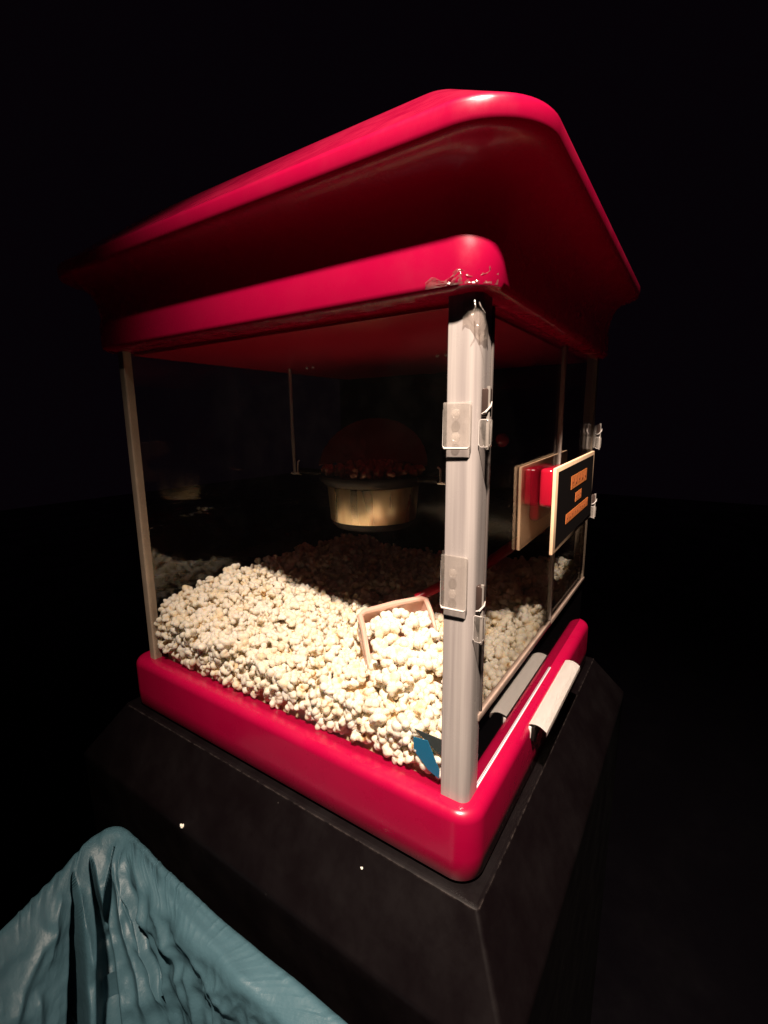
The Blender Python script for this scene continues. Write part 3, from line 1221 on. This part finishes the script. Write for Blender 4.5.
# columns (dense where the camera side of the lining has its folds) and rows
tau = np.concatenate([np.linspace(3.30, 4, 420)[:-1], np.linspace(0, .60, 460)[:-1], np.linspace(.60, 3.30, 170)[:-1]])
vv = .62 * np.linspace(0, 1, 90) ** 1.3
TT, V2 = np.meshgrid(tau, vv, indexing='ij')
base_p = base_inner(TT, V2)
sg = np.where(TT > 2, TT - 4, TT)
du = np.roll(base_p, -1, 0) - np.roll(base_p, 1, 0)
dv = np.gradient(base_p, axis=1)
nr_ = np.cross(du, dv)
nr_ /= np.linalg.norm(nr_, axis=2, keepdims=True) + 1e-12
ctr = np.array([(BX0 + BX1) / 2, (BY0 + BY1) / 2, 0])
flip = np.sign(((ctr - base_p) * nr_)[..., :2].sum(-1))
nr_ *= np.where(flip == 0, 1, flip)[..., None]


def line_field(pts_):
    """Distance of every lining point from a fold line given in (tau, v), the share of the line passed, and the side."""
    t0 = np.array([p[0] for p in pts_]); v0 = np.array([p[1] for p in pts_])
    tt = np.interp(np.linspace(0, 1, 60), np.linspace(0, 1, len(pts_)), t0)
    v_ = np.interp(np.linspace(0, 1, 60), np.linspace(0, 1, len(pts_)), v0)
    L = base_inner(np.where(tt < 0, tt + 4, tt), v_)
    dmin = np.full(sg.shape, 9.); par = np.zeros(sg.shape); side = np.zeros(sg.shape)
    for i in range(59):
        A, B = L[i], L[i + 1]
        ab = B - A
        t = np.clip(((base_p - A) @ ab) / (ab @ ab + 1e-12), 0, 1)
        d = np.linalg.norm(base_p - (A + t[..., None] * ab), axis=2)
        m = d < dmin
        cr = (tt[i + 1] - tt[i]) * .35 * (V2 - v_[i]) - (v_[i + 1] - v_[i]) * .46 * (sg - tt[i]) * .35
        dmin = np.where(m, d, dmin); par = np.where(m, (i + t) / 59, par); side = np.where(m, np.sign(cr), side)
    return dmin, par, side


disp = np.zeros(sg.shape)                       # along the normal, towards the inside of the bin
nz = np.array([[(noise.noise(Vector(p * 22)), noise.noise(Vector(p * 60) + Vector((5, 1, 2))), noise.noise(Vector((p[0] * 120, p[1] * 120, p[2] * 34)))) for p in row] for row in base_p])
dn = np.clip(V2 * 16, 0, 1)
disp += dn * (.0042 * (1 - 2 * np.abs(nz[..., 0])) + .0014 * (1 - 2 * np.abs(nz[..., 1])) + .0004 * nz[..., 2])
disp += .0011 * (1 - 2 * np.abs(nz[..., 2])) * np.exp(-V2 / .015) * np.exp(-((sg - .02) / .2) ** 2)
# fold steps: one lip stands proud and falls back slowly on the other side
for pts_, amp, lam, sd in (
        ([(.02, .004), (-.015, .012), (-.023, .045), (-.078, .168), (-.093, .258), (-.10, .40)], .008, .016, -1),
        ([(-.05, .003), (-.073, .006), (-.125, .012), (-.228, .015), (-.359, .018), (-.499, .024), (-.66, .028)], .006, .020, -1),
        ([(-.01, .060), (-.060, .076), (-.113, .088), (-.233, .100)], .006, .012, 1),
        ([(-.16, .038), (-.299, .050), (-.444, .088), (-.56, .11)], .007, .022, 1),
        ([(-.05, .03), (-.115, .055), (-.20, .125), (-.26, .22)], .007, .018, -1),
        ([(-.24, .11), (-.30, .17), (-.36, .27)], .007, .022, -1),
        ([(-.36, .085), (-.45, .15), (-.52, .25)], .007, .022, 1),
        ([(.105, .010), (.113, .045), (.110, .118), (.09, .212), (.093, .30)], .011, .014, 1),
        ([(.05, .012), (.050, .060), (.036, .150), (.020, .26)], .012, .014, -1),
        ([(.300, .035), (.270, .075), (.223, .125), (.200, .20)], .008, .010, 1),
        ([(.345, .060), (.420, .072), (.492, .098), (.55, .15)], .007, .020, -1),
        ([(.36, .020), (.372, .060), (.380, .11)], .006, .010, 1),
        ([(.43, .12), (.40, .18), (.36, .26)], .007, .018, -1)):
    d, par, side = line_field(pts_)
    ends = np.clip(par * 7, 0, 1) * np.clip((1 - par) * 7, 0, 1)
    lamv = lam
    disp += amp * ends * np.where(side * sd > 0, np.exp(-d / lamv), np.exp(-(d / .0060) ** 2))
# deep gaps between pleats
gap = np.zeros(sg.shape)
for pts_, w0, w1, dep in (
        ([(.330, .012), (.310, .035), (.275, .083), (.252, .145), (.237, .223), (.225, .34)], .0012, .0100, .085),
        ([(.240, .018), (.223, .037), (.197, .088), (.185, .125), (.181, .15)], .0016, .0052, .080),
        ([(.115, .016), (.125, .030), (.159, .072), (.180, .118), (.181, .15)], .0014, .0046, .075),
        ([(.183, .120), (.179, .150), (.177, .177), (.174, .255), (.172, .36)], .0040, .0105, .090),
        ([(.062, .020), (.066, .060), (.060, .11)], .0010, .0020, .030)):
    d, par, side = line_field(pts_)
    w_ = w0 + (w1 - w0) * par
    gap = np.maximum(gap, dep * np.clip(par * 9, 0, 1) * np.exp(-np.minimum(40, (d / w_) ** 4)))
disp -= gap
# keep the film inside the wall of the bin
room = np.linalg.norm(base_p[..., :2] - np.stack([loopv(TT, .040, .006, .006)[0], skewv(*loopv(TT, .040, .006, .006))], -1), axis=2)
disp = np.maximum(disp, -np.maximum(room - .002, 0))
inner_p = base_p + nr_ * disp[..., None]
# rim and outside skirt
ring = []
wav = np.array([[.004 * noise.noise(Vector((p[0] * 14, p[1] * 14, 2.))) +   .0003 * (1 - 2 * abs(noise.noise(Vector((p[0] * 70, p[1] * 70, 7.))))) for p in base_p[:, 0]]])[0]
s0 = sg[:, 0]
wav_fine = np.array([.0034 * max(0, 1 - 3.2 * abs(noise.noise(Vector((p[0] * 62, p[1] * 62, 3.3))))) + .0016 * noise.noise(Vector((p[0] * 150, p[1] * 150, 1.3))) for p in base_p[:, 0]])
wav_fine *= .25 + np.exp(-((s0 + .10) / .12) ** 2) + .8 * np.exp(-((s0 - .38) / .14) ** 2)
wav += .010 * np.exp(-((s0 - .14) / .14) ** 2) - .006 * np.exp(-((s0 + .35) / .2) ** 2)
for k in range(9):
    t_ = k / 8
    x, y = loopv(tau, .040, -.006 - .010 * (1 - t_), -.006 - .010 * (1 - t_))
    ring.append(np.stack([x, skewv(x, y), BZ - .13 + .12 * t_ + wav], -1))
for k in range(1, 8):
    a_ = PI * .62 * k / 8
    o_ = -.0015 + .0085 * math.cos(a_)
    x, y = loopv(tau, .040, -o_, -o_)
    ring.append(np.stack([x, skewv(x, y), BZ - .010 + .009 * math.sin(a_) + wav + wav_fine * math.sin(a_)], -1))
inner_p[..., 2] += wav[:, None] * np.exp(-V2 / .05) + wav_fine[:, None] * np.exp(-V2 / .010)
allp = np.concatenate([np.stack(ring, 1), inner_p], 1)
ncol, nrow = allp.shape[:2]
bm = bmesh.new()
vs = [bm.verts.new(p) for p in allp.reshape(-1, 3)]
for i in range(ncol):
    i2 = (i + 1) % ncol
    for k in range(nrow - 1):
        bm.faces.new([vs[i * nrow + k], vs[i2 * nrow + k], vs[i2 * nrow + k + 1], vs[i * nrow + k + 1]])
bot = bm.verts.new(tuple(allp[:, -1].mean(0) - np.array([0, 0, .03])))
for i in range(ncol):
    bm.faces.new([vs[i * nrow + nrow - 1], vs[((i + 1) % ncol) * nrow + nrow - 1], bot])
bag = obj('bin_bag', bm, M['bag'], None, angle=80)
tag(bag, 'turquoise plastic bin bag folded over the rim of the waste bin by the plinth', 'bin bag')

# ------------------------------------------------------------------ floor
bm = bmesh.new()
bmesh.ops.create_grid(bm, x_segments=4, y_segments=4, size=8, matrix=Matrix.Translation((2, 2, -1.0)))
fl = obj('floor', bm, M['floor'], smooth=False)
tag(fl, 'dark floor of the unlit room around the plinth', 'floor', kind='structure')

# ------------------------------------------------------------------ light, world, camera
w = bpy.data.worlds.new('World')
scene.world = w
w.use_nodes = True
w.node_tree.nodes['Background'].inputs[0].default_value = (.7, .35, .75, 1)
w.node_tree.nodes['Background'].inputs[1].default_value = .0022

L = bpy.data.lights.new('ceiling_spot', 'SPOT')
L.energy = 425
L.color = (1.0, .81, .66)
L.spot_size = math.radians(62.5)
L.spot_blend = 1.0
L.shadow_soft_size = .03
lo = bpy.data.objects.new('ceiling_spot', L)
lo.location = (-.60, -.24, 1.63)
aim = Vector((.22, -.15, .20)) - Vector(lo.location)
lo.rotation_euler = aim.to_track_quat('-Z', 'Y').to_euler()
col.objects.link(lo)

cam = bpy.data.cameras.new('camera')
co = bpy.data.objects.new('camera', cam)
col.objects.link(co)
f = Vector((.81790905, .54429956, -.18644778)); r = Vector((.55267751, -.83335353, -.00833488)); u = Vector((.15991359, .09622832, .98242952))
co.matrix_world = Matrix(((r.x, u.x, -f.x, CAM[0]), (r.y, u.y, -f.y, CAM[1]), (r.z, u.z, -f.z, CAM[2]), (0, 0, 0, 1)))
cam.sensor_fit = 'HORIZONTAL'
cam.sensor_width = 36
cam.lens = 472.8 / 768 * 36
cam.clip_start = .01
cam.clip_end = 100
scene.camera = co

scene.view_settings.view_transform = 'Standard'
scene.view_settings.look = 'None'
scene.view_settings.exposure = 0
scene.view_settings.gamma = 1
scene.cycles.max_bounces = 12
scene.cycles.transparent_max_bounces = 24
scene.cycles.use_denoising = True
print('POPCORN', len(pts), 'scoop', scoop_n, 'kettle', len(kp))
